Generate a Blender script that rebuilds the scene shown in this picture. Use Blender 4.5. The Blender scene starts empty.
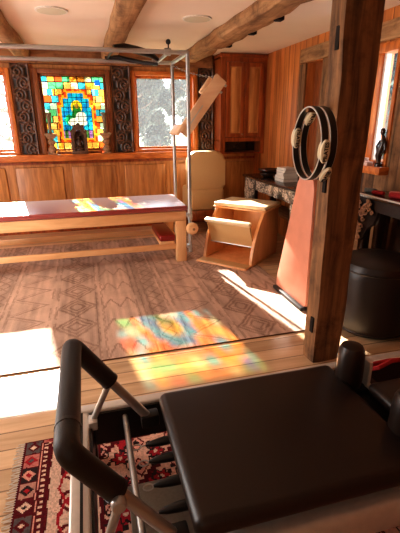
import bpy, bmesh, math, random
import numpy as np
from mathutils import Vector, Matrix
random.seed(7); rng = np.random.default_rng(7)
SC = bpy.context.scene
COL = SC.collection
PI = math.pi
V = Vector

# ------------------------------------------------------------------ materials
def new_mat(name):
    m = bpy.data.materials.new(name); m.use_nodes = True
    nt = m.node_tree; b = nt.nodes['Principled BSDF']
    return m, nt, b
def srgb(r, g, b):
    f = lambda c: (c/12.92 if c <= .04045 else ((c+.055)/1.055)**2.4)
    return (f(r/255), f(g/255), f(b/255), 1)
def plain(name, rgb, rough=.5, metal=0, bump=0, scale=60, coat=0, vary=.12, spec=.5):
    m, nt, b = new_mat(name)
    c = srgb(*rgb)
    n = nt.nodes.new('ShaderNodeTexNoise'); n.inputs['Scale'].default_value = scale; n.inputs['Detail'].default_value = 3
    tc = nt.nodes.new('ShaderNodeTexCoord'); nt.links.new(tc.outputs['Object'], n.inputs['Vector'])
    r = nt.nodes.new('ShaderNodeValToRGB')
    r.color_ramp.elements[0].position = .3; r.color_ramp.elements[1].position = .7
    r.color_ramp.elements[0].color = tuple(x*(1-vary) for x in c[:3])+(1,)
    r.color_ramp.elements[1].color = tuple(min(1, x*(1+vary)) for x in c[:3])+(1,)
    nt.links.new(n.outputs['Fac'], r.inputs['Fac']); nt.links.new(r.outputs['Color'], b.inputs['Base Color'])
    b.inputs['Roughness'].default_value = rough; b.inputs['Metallic'].default_value = metal
    b.inputs['Coat Weight'].default_value = coat; b.inputs['Specular IOR Level'].default_value = spec
    if bump:
        bp = nt.nodes.new('ShaderNodeBump'); bp.inputs['Strength'].default_value = bump; bp.inputs['Distance'].default_value = .004
        nt.links.new(n.outputs['Fac'], bp.inputs['Height']); nt.links.new(bp.outputs['Normal'], b.inputs['Normal'])
    return m
def wood(name, dark, light, axis=0, stretch=14, scale=2.2, rough=.45, bump=.15, plank=None, knots=False, coat=0, detail=5):
    """grain runs along axis; plank=(across_axis, width) darkens the joints and varies each board"""
    m, nt, b = new_mat(name)
    N, L = nt.nodes.new, nt.links.new
    tc = N('ShaderNodeTexCoord'); mp = N('ShaderNodeMapping')
    s = [scale*stretch]*3; s[axis] = scale; mp.inputs['Scale'].default_value = s
    L(tc.outputs['Object'], mp.inputs['Vector'])
    n = N('ShaderNodeTexNoise'); n.inputs['Scale'].default_value = 1; n.inputs['Detail'].default_value = detail; n.inputs['Roughness'].default_value = .62
    n.inputs['Distortion'].default_value = .6
    r = N('ShaderNodeValToRGB'); r.color_ramp.elements[0].position = .3; r.color_ramp.elements[1].position = .68
    r.color_ramp.elements[0].color = srgb(*dark); r.color_ramp.elements[1].color = srgb(*light)
    L(n.outputs['Fac'], r.inputs['Fac'])
    col = r.outputs['Color']
    vec = mp.outputs['Vector']
    if plank:
        ax, w = plank
        sp = N('ShaderNodeSeparateXYZ'); L(tc.outputs['Object'], sp.inputs['Vector'])
        d = N('ShaderNodeMath'); d.operation = 'DIVIDE'; d.inputs[1].default_value = w; L(sp.outputs[ax], d.inputs[0])
        fl = N('ShaderNodeMath'); fl.operation = 'FLOOR'; L(d.outputs[0], fl.inputs[0])
        wn = N('ShaderNodeTexWhiteNoise'); wn.noise_dimensions = '1D'; L(fl.outputs[0], wn.inputs['W'])
        cb = N('ShaderNodeVectorMath'); cb.operation = 'ADD'; L(mp.outputs['Vector'], cb.inputs[0]); 
        sc_ = N('ShaderNodeVectorMath'); sc_.operation = 'SCALE'; sc_.inputs['Scale'].default_value = 40; L(wn.outputs['Color'], sc_.inputs[0])
        L(sc_.outputs['Vector'], cb.inputs[1]); vec = cb.outputs['Vector']
        fr = N('ShaderNodeMath'); fr.operation = 'FRACT'; L(d.outputs[0], fr.inputs[0])
        pg = N('ShaderNodeMath'); pg.operation = 'PINGPONG'; pg.inputs[1].default_value = .5; L(fr.outputs[0], pg.inputs[0])
        lt = N('ShaderNodeMath'); lt.operation = 'LESS_THAN'; lt.inputs[1].default_value = .004/w; L(pg.outputs[0], lt.inputs[0])
        hv = N('ShaderNodeHueSaturation')
        mr = N('ShaderNodeMapRange'); mr.inputs['To Min'].default_value = .86; mr.inputs['To Max'].default_value = 1.14
        L(wn.outputs['Value'], mr.inputs['Value']); L(mr.outputs['Result'], hv.inputs['Value']); L(col, hv.inputs['Color'])
        mx = N('ShaderNodeMix'); mx.data_type = 'RGBA'; mx.inputs['B'].default_value = tuple(x*.5 for x in srgb(*dark)[:3])+(1,)
        L(lt.outputs[0], mx.inputs['Factor']); L(hv.outputs['Color'], mx.inputs['A']); col = mx.outputs['Result']
    L(vec, n.inputs['Vector'])
    if knots:
        n2 = N('ShaderNodeTexNoise'); n2.inputs['Scale'].default_value = 5; n2.inputs['Detail'].default_value = 6; n2.inputs['Roughness'].default_value = .7
        L(tc.outputs['Object'], n2.inputs['Vector'])
        r2 = N('ShaderNodeValToRGB'); r2.color_ramp.elements[0].position = .32; r2.color_ramp.elements[1].position = .5
        r2.color_ramp.elements[0].color = (.35, .3, .26, 1); r2.color_ramp.elements[1].color = (1, 1, 1, 1)
        L(n2.outputs['Fac'], r2.inputs['Fac'])
        m2 = N('ShaderNodeMix'); m2.data_type = 'RGBA'; m2.blend_type = 'MULTIPLY'; m2.inputs['Factor'].default_value = .8
        L(col, m2.inputs['A']); L(r2.outputs['Color'], m2.inputs['B']); col = m2.outputs['Result']
    L(col, b.inputs['Base Color'])
    b.inputs['Roughness'].default_value = rough; b.inputs['Coat Weight'].default_value = coat; b.inputs['Coat Roughness'].default_value = .25
    if bump:
        bp = N('ShaderNodeBump'); bp.inputs['Strength'].default_value = bump; bp.inputs['Distance'].default_value = .006
        L(n.outputs['Fac'], bp.inputs['Height']); L(bp.outputs['Normal'], b.inputs['Normal'])
    return m
def vcol(name, rough=.9, bump=0):
    m, nt, b = new_mat(name)
    a = nt.nodes.new('ShaderNodeAttribute'); a.attribute_name = 'Col'
    nt.links.new(a.outputs['Color'], b.inputs['Base Color']); b.inputs['Roughness'].default_value = rough
    b.inputs['Specular IOR Level'].default_value = .2
    if bump:
        tc = nt.nodes.new('ShaderNodeTexCoord'); n = nt.nodes.new('ShaderNodeTexNoise'); n.inputs['Scale'].default_value = 160
        nt.links.new(tc.outputs['Object'], n.inputs['Vector'])
        bp = nt.nodes.new('ShaderNodeBump'); bp.inputs['Strength'].default_value = bump; bp.inputs['Distance'].default_value = .005
        nt.links.new(n.outputs['Fac'], bp.inputs['Height']); nt.links.new(bp.outputs['Normal'], b.inputs['Normal'])
    return m

M = {}
M['oak'] = wood('oak_floor', (190, 154, 116), (224, 194, 156), axis=0, stretch=9, scale=1.4, rough=.3, bump=.04, plank=('Y', .125), coat=.2)
M['pine_panel'] = wood('pine_panel', (150, 92, 46), (216, 152, 90), axis=2, stretch=10, scale=1.6, rough=.4, bump=.08, coat=.2)
M['pine_board'] = wood('pine_board_wall', (156, 86, 40), (220, 142, 78), axis=2, stretch=9, scale=1.4, rough=.4, bump=.1, plank=('Y', .13), coat=.15)
M['pine_frame'] = wood('pine_frame', (168, 84, 34), (226, 138, 66), axis=0, stretch=4, scale=5, rough=.4, bump=.08)
M['pine_frame_v'] = wood('pine_frame_upright', (168, 84, 34), (226, 138, 66), axis=2, stretch=6, scale=4, rough=.4, bump=.08)
M['dark_frame'] = wood('dark_frame', (110, 60, 32), (164, 98, 54), axis=2, stretch=6, scale=4, rough=.5)
M['cherry'] = wood('cherry_cupboard', (104, 44, 18), (176, 90, 40), axis=2, stretch=9, scale=2, rough=.35, bump=.06, coat=.25)
M['hewn'] = wood('hewn_timber', (64, 43, 28), (164, 120, 80), axis=2, stretch=11, scale=1.7, rough=.8, bump=.7, knots=True, detail=8)
M['hewn_y'] = wood('hewn_beam', (120, 84, 54), (196, 152, 108), axis=1, stretch=10, scale=1.7, rough=.8, bump=.6, knots=True, detail=8)
M['hewn_x'] = wood('hewn_header', (110, 72, 44), (176, 124, 80), axis=0, stretch=9, scale=1.7, rough=.8, bump=.5, knots=True, detail=8)
M['maple'] = wood('maple', (216, 160, 108), (242, 196, 144), axis=0, stretch=8, scale=1.6, rough=.4, bump=.04, coat=.15)
M['maple_z'] = wood('maple_upright', (216, 160, 108), (242, 196, 144), axis=2, stretch=8, scale=1.6, rough=.4, bump=.04, coat=.15)
M['pale_wood'] = wood('pale_board', (232, 190, 150), (246, 212, 174), axis=0, stretch=6, scale=1.6, rough=.45, bump=.03)
M['shrine'] = plain('dark_shrine_wood', (98, 70, 50), .55, bump=.4, scale=70, vary=.4)
M['birch'] = wood('warm_birch', (204, 140, 88), (230, 172, 120), axis=2, stretch=7, scale=1.6, rough=.4, bump=.04, coat=.15)
M['carved'] = plain('carved_walnut', (34, 22, 16), .5, bump=.3, scale=50, vary=.4)
M['carved_light'] = plain('carved_grey_brown_wood', (190, 158, 132), .5, bump=.3, scale=50, vary=.4)
M['carved_mid'] = plain('carved_brown_wood', (74, 48, 32), .4, bump=.3, scale=50, vary=.4)
M['lacquer'] = plain('dark_lacquer', (48, 32, 25), .25, coat=.4, scale=12, vary=.2)
M['ceiling'] = plain('ceiling_paint', (246, 230, 214), .9, scale=3, vary=.02)
M['red_vinyl'] = plain('red_vinyl', (138, 34, 30), .32, scale=180, bump=.1, vary=.08, coat=.25)
M['tan_vinyl'] = plain('tan_vinyl', (206, 168, 118), .45, scale=160, bump=.1, vary=.05)
M['cream_vinyl'] = plain('cream_vinyl', (226, 200, 158), .42, scale=160, bump=.1, vary=.04)
M['black_vinyl'] = plain('black_vinyl', (40, 30, 25), .36, scale=220, bump=.16, vary=.1, spec=.4)
M['foam_grip'] = plain('black_foam_grip', (26, 22, 20), .5, scale=240, bump=.2, vary=.1)
M['steel'] = plain('brushed_steel', (176, 176, 174), .28, metal=.6, scale=40, vary=.05)
M['alu'] = plain('aluminium', (204, 198, 190), .36, metal=.25, scale=30, vary=.05)
M['black_metal'] = plain('black_metal', (28, 25, 23), .4, scale=30, spec=.4)
M['dark_grey'] = plain('dark_grey_board', (150, 146, 138), .7, scale=80, vary=.08)
M['salmon'] = plain('salmon_board', (216, 146, 120), .45, scale=8, vary=.06)
M['rubber'] = plain('black_rubber', (34, 31, 29), .4)
M['cream_pad'] = plain('cream_ring_pad', (226, 214, 182), .5, scale=20, vary=.03)
M['ink'] = plain('black_ink', (22, 20, 18), .6)
M['paper'] = plain('paper_edge', (214, 206, 194), .85, scale=120, vary=.06)
M['book_grey'] = plain('grey_cover', (150, 144, 138), .6, scale=40)
M['book_white'] = plain('white_cover', (222, 214, 204), .6, scale=40)
M['bowl'] = plain('dark_bowl_wood', (58, 36, 26), .35, coat=.3, scale=30, vary=.25)
M['bronze'] = plain('weathered_bronze', (158, 120, 86), .55, scale=70, bump=.4, vary=.4)
M['red_cloth'] = plain('red_cloth', (168, 36, 40), .85, scale=90, bump=.3, vary=.2)
M['pink_cloth'] = plain('pink_cloth', (206, 130, 126), .85, scale=90, bump=.3, vary=.2)
M['grey_cloth'] = plain('grey_cloth', (112, 116, 108), .85, scale=90, bump=.3, vary=.2)
M['pink_stone'] = plain('pale_pink_block', (224, 190, 176), .6, scale=30, vary=.06)
M['grille'] = plain('speaker_grille', (214, 208, 186), .8, scale=300, bump=.3, vary=.05)
M['white_trim'] = plain('white_trim', (232, 226, 216), .5)
M['candle'] = plain('dark_candle', (120, 104, 78), .5)
M['rope'] = plain('white_rope', (224, 218, 208), .8)
M['bark'] = plain('bark', (112, 100, 88), .9, scale=14, bump=.5, vary=.3)
M['soil'] = plain('grass_ground', (128, 138, 92), .95, scale=2, vary=.25)
M['hole'] = plain('mortise_shadowed_wood', (26, 17, 12), .9)  # near-black tone stands in for the shade inside mortises and notches
def leafm(name, rgb):
    m, nt, b = new_mat(name)
    N, L = nt.nodes.new, nt.links.new
    d = N('ShaderNodeBsdfDiffuse'); t = N('ShaderNodeBsdfTranslucent'); mx = N('ShaderNodeMixShader'); mx.inputs[0].default_value = .5
    n = N('ShaderNodeTexNoise'); n.inputs['Scale'].default_value = 1.6; n.inputs['Detail'].default_value = 4
    tc = N('ShaderNodeTexCoord'); L(tc.outputs['Object'], n.inputs['Vector'])
    r = N('ShaderNodeValToRGB'); c = srgb(*rgb); r.color_ramp.elements[0].position = .35; r.color_ramp.elements[1].position = .65
    r.color_ramp.elements[0].color = tuple(x*.45 for x in c[:3])+(1,); r.color_ramp.elements[1].color = c
    L(n.outputs['Fac'], r.inputs['Fac'])
    for s in (d, t): L(r.outputs['Color'], s.inputs['Color'])
    L(d.outputs[0], mx.inputs[1]); L(t.outputs[0], mx.inputs[2]); L(mx.outputs[0], nt.nodes['Material Output'].inputs['Surface'])
    return m
M['leaf'] = [leafm('leaf_grey_green', (96, 104, 98)), leafm('leaf_green', (104, 116, 82)), leafm('leaf_pale', (122, 128, 120))]
def glassm(name, stained):
    m, nt, b = new_mat(name)
    N, L = nt.nodes.new, nt.links.new
    out = nt.nodes['Material Output']
    t = N('ShaderNodeBsdfTransparent'); mx = N('ShaderNodeMixShader')
    if stained:
        a = N('ShaderNodeAttribute'); a.attribute_name = 'Col'
        tr = N('ShaderNodeBsdfTranslucent'); mx.inputs[0].default_value = .08
        dm = N('ShaderNodeVectorMath'); dm.operation = 'SCALE'; dm.inputs['Scale'].default_value = .62; L(a.outputs['Color'], dm.inputs[0]); L(dm.outputs['Vector'], t.inputs['Color']); L(a.outputs['Color'], tr.inputs['Color'])
        L(t.outputs[0], mx.inputs[1]); L(tr.outputs[0], mx.inputs[2])
    else:
        t.inputs['Color'].default_value = (.96, .97, .97, 1)
        g = N('ShaderNodeBsdfGlossy'); g.inputs['Roughness'].default_value = .02; mx.inputs[0].default_value = .05
        hz = N('ShaderNodeBsdfTranslucent'); hz.inputs['Color'].default_value = (.93, .95, 1, 1); m2 = N('ShaderNodeMixShader'); m2.inputs[0].default_value = .015
        L(t.outputs[0], m2.inputs[1]); L(hz.outputs[0], m2.inputs[2])
        L(m2.outputs[0], mx.inputs[1]); L(g.outputs[0], mx.inputs[2])
    L(mx.outputs[0], out.inputs['Surface'])
    return m
M['glass'] = glassm('window_glass', False); M['stained'] = glassm('stained_glass', True)

# ------------------------------------------------------------------ mesh builder
class B:
    def __init__(s): s.bm = bmesh.new()
    def _fin(s, geom_verts, rot, bevel, seg=2):
        if bevel:
            es = list({e for v in geom_verts for e in v.link_edges})
            r = bmesh.ops.bevel(s.bm, geom=es, offset=bevel, segments=seg, profile=.5, affect='EDGES')
        return s
    def box(s, x0, x1, y0, y1, z0, z1, bevel=0, seg=2, rot=None, piv=None):
        c = V(((x0+x1)/2, (y0+y1)/2, (z0+z1)/2))
        m = Matrix.Translation(c) @ Matrix.Diagonal((abs(x1-x0), abs(y1-y0), abs(z1-z0), 1))
        if rot is not None:
            p = V(piv) if piv is not None else c
            m = Matrix.Translation(p) @ rot.to_4x4() @ Matrix.Translation(-p) @ m
        n0 = set(s.bm.verts)
        g = bmesh.ops.create_cube(s.bm, size=1, matrix=m)
        return s._fin(g['verts'], None, bevel, seg)
    def tube(s, pts, r, n=10, cap=True):
        pts = [V(p) for p in pts]; rs = r if isinstance(r, (list, tuple)) else [r]*len(pts)
        rings = []; up = None
        for i, p in enumerate(pts):
            a = pts[max(i-1, 0)]; b = pts[min(i+1, len(pts)-1)]
            t = (b-a).normalized()
            if up is None:
                up = V((0, 0, 1)) if abs(t.z) < .9 else V((1, 0, 0))
            side = t.cross(up).normalized(); up = side.cross(t).normalized()
            k = 1
            if 0 < i < len(pts)-1:
                c = (pts[i]-a).normalized().dot((b-pts[i]).normalized()); k = 1/max(.5, math.sqrt((1+c)/2))
            rings.append([s.bm.verts.new(p+(side*math.cos(2*PI*j/n)+up*math.sin(2*PI*j/n))*rs[i]) for j in range(n)])
        for A, C in zip(rings, rings[1:]):
            for j in range(n): s.bm.faces.new((A[j], A[(j+1) % n], C[(j+1) % n], C[j]))
        if cap:
            s.bm.faces.new(rings[0][::-1]); s.bm.faces.new(rings[-1])
        return s
    def loop(s, pts, r, n=8):
        pts = [V(p) for p in pts]; m = len(pts); rings = []
        nrm = (pts[1]-pts[0]).cross(pts[2]-pts[1]).normalized()
        for i, p in enumerate(pts):
            t = (pts[(i+1) % m]-pts[i-1]).normalized(); side = t.cross(nrm).normalized()
            rings.append([s.bm.verts.new(p+(side*math.cos(2*PI*j/n)+nrm*math.sin(2*PI*j/n))*r) for j in range(n)])
        for i in range(m):
            A, C = rings[i], rings[(i+1) % m]
            for j in range(n): s.bm.faces.new((A[j], A[(j+1) % n], C[(j+1) % n], C[j]))
        return s
    def lathe(s, prof, c=(0, 0, 0), n=16, sx=1, sy=1, rot=None):
        """prof: list of (radius, z)"""
        c = V(c); rings = []
        for r, z in prof:
            ring = []
            for j in range(n):
                p = V((r*sx*math.cos(2*PI*j/n), r*sy*math.sin(2*PI*j/n), z))
                if rot is not None: p = rot @ p
                ring.append(s.bm.verts.new(c+p))
            rings.append(ring)
        for A, C in zip(rings, rings[1:]):
            for j in range(n): s.bm.faces.new((A[j], A[(j+1) % n], C[(j+1) % n], C[j]))
        s.bm.faces.new(rings[0][::-1]); s.bm.faces.new(rings[-1])
        return s
    def ball(s, c, r, sc=(1, 1, 1), u=16, v=10, rot=None):
        m = Matrix.Translation(c) @ (rot.to_4x4() if rot is not None else Matrix()) @ Matrix.Diagonal((r*sc[0], r*sc[1], r*sc[2], 1))
        bmesh.ops.create_uvsphere(s.bm, u_segments=u, v_segments=v, radius=1, matrix=m); return s
    def prism(s, poly, axis, d0, d1, bevel=0, rot=None, piv=(0, 0, 0), seg=2):
        """poly in the two other axes (order x,y,z skipping axis)"""
        def mk(p, d):
            q = list(p); q.insert(axis, d); q = V(q)
            if rot is not None: q = rot @ (q-V(piv)) + V(piv)
            return s.bm.verts.new(q)
        A = [mk(p, d0) for p in poly]; C = [mk(p, d1) for p in poly]
        n = len(poly)
        s.bm.faces.new(A); s.bm.faces.new(C[::-1])
        for j in range(n): s.bm.faces.new((A[j], C[j], C[(j+1) % n], A[(j+1) % n]))
        return s._fin(A+C, None, bevel, seg)
    def build(s, name, mat, parent=None, local=False, smooth=40, **props):
        bmesh.ops.recalc_face_normals(s.bm, faces=s.bm.faces[:])
        root = parent
        while root is not None and root.parent is not None: root = root.parent
        org = None
        if root is not None and not local:
            mw = Matrix.Translation(root.location) @ root.rotation_euler.to_matrix().to_4x4()
            s.bm.transform(mw.inverted())
        me = bpy.data.meshes.new(name); s.bm.to_mesh(me); s.bm.free()
        me.materials.append(mat)
        if smooth:
            for p in me.polygons: p.use_smooth = True
            me.set_sharp_from_angle(angle=math.radians(smooth))
        o = bpy.data.objects.new(name, me); COL.objects.link(o)
        if parent is not None: o.parent = parent
        for k, v in props.items(): o[k] = v
        return o
def rotz(a): return Matrix.Rotation(a, 3, 'Z')
def roty(a): return Matrix.Rotation(a, 3, 'Y')
def rotx(a): return Matrix.Rotation(a, 3, 'X')

def tag(o, label, cat, group=None):
    o['label'] = label; o['category'] = cat
    if group: o['group'] = group
    return o
def thing(name, label, cat, loc=(0, 0, 0), rz=0, group=None):
    o = bpy.data.objects.new(name, None); COL.objects.link(o); o.empty_display_size = .1
    o.location = loc; o.rotation_euler = (0, 0, rz)
    return tag(o, label, cat, group)
def struct(b, name, mat, parent=None, **k):
    o = b.build(name, mat, parent, **k)
    if parent is None: o['kind'] = 'structure'
    return o
def sroot(name, loc=(0, 0, 0)):
    o = bpy.data.objects.new(name, None); COL.objects.link(o); o.location = loc; o['kind'] = 'structure'; return o
def copy_tree(o, parent=None):
    c = o.copy(); COL.objects.link(c)
    if parent is not None: c.parent = parent
    for ch in list(o.children): copy_tree(ch, c)
    return c
def recentre(o):
    """move a single-mesh thing's origin to the centre of its base"""
    me = o.data; n = len(me.vertices); co = np.empty(n*3); me.vertices.foreach_get('co', co); co = co.reshape(-1, 3)
    c = np.array([(co[:, 0].min()+co[:, 0].max())/2, (co[:, 1].min()+co[:, 1].max())/2, co[:, 2].min()])
    me.vertices.foreach_set('co', (co-c).ravel()); o.location = c; me.update(); return o

def painted(name, fn, w, h, step, mat, org, ux, uy, parent=None, hfn=None, nrm=(0, 0, 1)):
    """grid of small faces coloured by fn(u, v) arrays -> (n,3) linear colours; org + u*ux + v*uy"""
    nu, nv = max(1, int(round(w/step))), max(1, int(round(h/step)))
    us = np.linspace(0, w, nu+1); vs = np.linspace(0, h, nv+1)
    U, W = np.meshgrid(us, vs)
    o3 = np.array(org)[None] + U.ravel()[:, None]*np.array(ux)[None] + W.ravel()[:, None]*np.array(uy)[None]
    if hfn is not None: o3 = o3 + hfn(U.ravel(), W.ravel())[:, None]*np.array(nrm)[None]
    i = np.arange(nu)[None]+np.arange(nv)[:, None]*(nu+1); i = i.ravel()
    f = np.stack([i, i+1, i+nu+2, i+nu+1], 1)
    me = bpy.data.meshes.new(name)
    me.vertices.add(len(o3)); me.vertices.foreach_set('co', o3.ravel())
    me.loops.add(f.size); me.loops.foreach_set('vertex_index', f.ravel().astype(np.int32))
    me.polygons.add(len(f)); me.polygons.foreach_set('loop_start', np.arange(0, f.size, 4, dtype=np.int32))
    me.update(calc_edges=True)
    if fn is not None:
        cu = (us[:-1]+us[1:])/2; cv = (vs[:-1]+vs[1:])/2; CU, CV = np.meshgrid(cu, cv)
        col = np.clip(fn(CU.ravel(), CV.ravel()), 0, 1)
        ca = me.color_attributes.new('Col', 'FLOAT_COLOR', 'CORNER')
        c4 = np.concatenate([col, np.ones((len(col), 1))], 1); ca.data.foreach_set('color', np.repeat(c4, 4, 0).ravel().astype(np.float32))
    if hfn is not None: me.polygons.foreach_set('use_smooth', [True]*len(me.polygons))
    me.materials.append(mat); me.validate()
    o = bpy.data.objects.new(name, me); COL.objects.link(o)
    if parent is not None: o.parent = parent
    return o
def lin(*c): return np.array(srgb(*c)[:3])
def vnoise(x, y, seed=0):
    r = np.random.default_rng(seed).random((97, 97))
    xi = np.floor(x).astype(int); yi = np.floor(y).astype(int); fx = x-xi; fy = y-yi
    fx = fx*fx*(3-2*fx); fy = fy*fy*(3-2*fy); g = lambda a, b: r[a % 97, b % 97]
    return (g(xi, yi)*(1-fx)+g(xi+1, yi)*fx)*(1-fy)+(g(xi, yi+1)*(1-fx)+g(xi+1, yi+1)*fx)*fy

# ------------------------------------------------------------------ room shell
YB, XR, ZC = 6.10, 2.55, 2.38
XL, YF = -3.2, -1.8
struct(B().box(XL, XR+.0, YF, YB, -.12, 0), 'floor', M['oak'])
struct(B().box(XL, XR, YF, YB, ZC, ZC+.12), 'ceiling', M['ceiling'])
struct(B().box(XL-.12, XL, YF, YB, 0, ZC), 'wall_left', M['pine_panel'])
struct(B().box(XL, XR, YF-.12, YF, 0, ZC), 'wall_front', M['pine_panel'])
# back wall with three window openings (structural layer), header, stiles and raised panels in front
W1, W2, W3 = (-2.05, -.845), (-.555, .405), (.69, 1.62)
ZS, ZT = 1.10, 2.165
wb = sroot('wall_back', (0, YB, 0))
b = B(); xs = [XL, W1[0], W1[1], W2[0], W2[1], W3[0], W3[1], XR]
b.box(XL, XR, YB, YB+.14, 0, ZS); b.box(XL, XR, YB, YB+.14, ZT, ZC)
for i in (0, 2, 4, 6): b.box(xs[i], xs[i+1], YB, YB+.14, ZS, ZT)
b.build('wall_core', M['pine_panel'], wb)
b = B()
for x0, x1 in ((-2.45, -1.74), (-1.71, -1.02), (-.99, -.28), (-.25, .45), (.48, 1.18), (1.21, 1.92), (1.95, 2.54)):
    b.box(x0+.045, x1-.045, YB-.022, YB+.005, .16, .93, bevel=.018)
b.build('wainscot_panel', M['pine_panel'], wb)
b = B()
b.box(XL, XR, YB-.012, YB, 0, .12); b.box(XL, XR, YB-.012, YB, .965, 1.0)
b.build('wainscot_rail', M['cherry'], wb)
struct(B().box(XL, XR-.62, YB-.1, YB-.005, 1.01, 1.1, bevel=.008), 'trim_1', M['pine_frame'])     # sill board
struct(B().box(XL, 1.84, YB-.10, YB, ZT+.05, ZC, bevel=.01), 'trim_2', M['hewn_x'])       # header timber

def window(n, x0, x1, glass=True, mat='pine_frame', inner=None):
    w = sroot('window_%d' % n, ((x0+x1)/2, YB, ZS))
    mv = 'pine_frame_v'
    b = B(); t = .055
    b.box(x0-.005, x0+t, YB-.035, YB+.13, ZS, ZT, bevel=.006); b.box(x1-t, x1+.005, YB-.035, YB+.13, ZS, ZT, bevel=.006)
    b.build('window_jamb', M[mv if inner is None else 'dark_frame'], w)
    b = B(); b.box(x0+t, x1-t, YB-.035, YB+.13, ZT-t, ZT, bevel=.006); b.box(x0+t, x1-t, YB-.035, YB+.13, ZS, ZS+.04, bevel=.006)
    b.build('window_rail', M[mat if inner is None else 'dark_frame'], w)
    b = B(); s = .03; a0, a1 = x0+t, x1-t
    b.box(a0, a0+s, YB+.05, YB+.09, ZS+.04, ZT-t); b.box(a1-s, a1, YB+.05, YB+.09, ZS+.04, ZT-t)
    b.box(a0+s, a1-s, YB+.05, YB+.09, ZT-t-s, ZT-t); b.box(a0+s, a1-s, YB+.05, YB+.09, ZS+.04, ZS+.04+s)
    b.build('sash', M['pine_frame_v'] if inner is None else M['dark_frame'], w)
    if glass: B().box(a0+s, a1-s, YB+.066, YB+.072, ZS+.07, ZT-t-s).build('pane', M['glass'], w, smooth=0)
    return w
window(1, *W1); window(2, *W2, glass=True, inner=1); window(3, *W3)

# right wall: boards, dark recess, deep narrow window
wr = sroot('wall_right', (XR, 3, 0))
RY0, RY1 = 4.26, 4.62      # recess
NY0, NY1 = 3.11, 3.36      # narrow window
b = B()
b.box(XR, XR+.14, YF, NY0, 0, ZC); b.box(XR, XR+.14, NY0, NY1, 0, 1.16); b.box(XR, XR+.14, NY0, NY1, 2.06, ZC)
b.box(XR, XR+.14, NY1, RY0, 0, ZC); b.box(XR, XR+.14, RY0, RY1, 0, .95); b.box(XR, XR+.14, RY0, RY1, 2.13, ZC); b.box(XR, XR+.14, RY1, YB+.14, 0, ZC)
b.build('board_cladding', M['pine_board'], wr)
B().box(XR+.1, XR+.14, RY0-.05, RY1+.05, .9, 2.2).build('recess_back', M['dark_frame'], wr)
struct(B().box(XR-.035, XR, YF, 4.76, 2.135, 2.285, bevel=.015), 'trim_3', M['hewn_y'])
b = B(); b.box(XR-.03, XR, RY1, RY1+.14, .0, 2.13, bevel=.012); b.box(XR-.03, XR, NY1+.09, RY0, 0, 2.13, bevel=.012)
struct(b, 'trim_4', M['hewn'])
b = B(); b.box(XR-.03, XR, 2.62, 2.80, 0, 2.13, bevel=.012); b.box(XR-.015, XR, 3.02, 3.452, 0, 1.05, bevel=.01); b.box(XR-.02, XR, 2.82, 3.07, 0, 2.13, bevel=.01)
struct(b, 'trim_5', M['hewn'])
w4 = sroot('window_4', (XR, (NY0+NY1)/2, 1.16))
b = B(); b.box(XR-.025, XR+.12, NY1-.005, NY1+.07, 1.12, 2.12, bevel=.006); b.box(XR-.025, XR+.12, NY0-.03, NY0+.01, 1.12, 2.12, bevel=.006)
b.box(XR-.025, XR+.12, NY0, NY1, 2.05, 2.12, bevel=.006); b.build('window_frame', M['pine_frame_v'], w4)
b = B(); b.box(XR+.04, XR+.09, NY1-.03, NY1-.005, 1.16, 2.05); b.box(XR+.04, XR+.09, NY0+.01, NY0+.03, 1.16, 2.05); b.build('sash', M['white_trim'], w4)
B().box(XR+.06, XR+.066, NY0+.03, NY1-.03, 1.16, 2.05).build('pane', M['glass'], w4, smooth=0)
B().box(XR-.12, XR+.12, NY0-.08, NY1+.08, 1.055, 1.12, bevel=.006).build('sill', M['pine_frame'], w4)

# ------------------------------------------------------------------ ceiling beams and post
def hewn_bar(x0, x1, y0, y1, z0, z1, axis, amp=.012, n=26, seed=1, soft=.03):
    b = B(); b.box(x0, x1, y0, y1, z0, z1)
    es = [e for e in b.bm.edges if abs((e.verts[0].co-e.verts[1].co)[axis]) > .5]
    bmesh.ops.subdivide_edges(b.bm, edges=es, cuts=n, use_grid_fill=True)
    es = [e for e in b.bm.edges if abs((e.verts[0].co-e.verts[1].co)[axis]) < 1e-5]
    bmesh.ops.subdivide_edges(b.bm, edges=es, cuts=3, use_grid_fill=True)
    r = random.Random(seed)
    oth = [i for i in range(3) if i != axis]
    lo = [min(v.co[i] for v in b.bm.verts) for i in range(3)]; hi = [max(v.co[i] for v in b.bm.verts) for i in range(3)]
    from mathutils import noise
    for v in b.bm.verts:
        p = v.co.copy()
        u = [(p[i]-(lo[i]+hi[i])/2)/((hi[i]-lo[i])/2) for i in oth]
        k = max(0, abs(u[0])+abs(u[1])-1.55)           # soften corners
        for q, i in zip(u, oth):
            v.co[i] += -q*k*soft + amp*noise.noise(V((p.x*3.1, p.y*3.1, p.z*3.1))+V((i*9.1, seed*3.7, 0)))*(1 if abs(q) > .1 else .3)
    return b
beam = thing('ceiling_beam', 'wide rough-hewn log beam with dark notches running under the ceiling on the right', 'beam', (1.495, 3.8, 2.26))
hewn_bar(1.37, 1.62, -.2, 5.99, 2.265, ZC+.02, 1, .03, 60, 3).build('timber', M['hewn_y'], beam)
b = B()
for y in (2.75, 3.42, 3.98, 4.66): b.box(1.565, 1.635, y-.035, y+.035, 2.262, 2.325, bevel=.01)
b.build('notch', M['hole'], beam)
b2 = thing('ceiling_beam', 'flat sawn beam crossing the ceiling above the stained glass window', 'beam', (.42, 3.8, 2.26))
o = hewn_bar(.32, .51, -.2, 6.0, 2.27, ZC+.02, 1, .012, 60, 5).build('timber', M['hewn_y'], b2)
b3 = thing('ceiling_beam', 'ceiling beam at the left edge of the view, nearest the clear left window', 'beam', (-.66, 3.8, 2.26))
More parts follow.
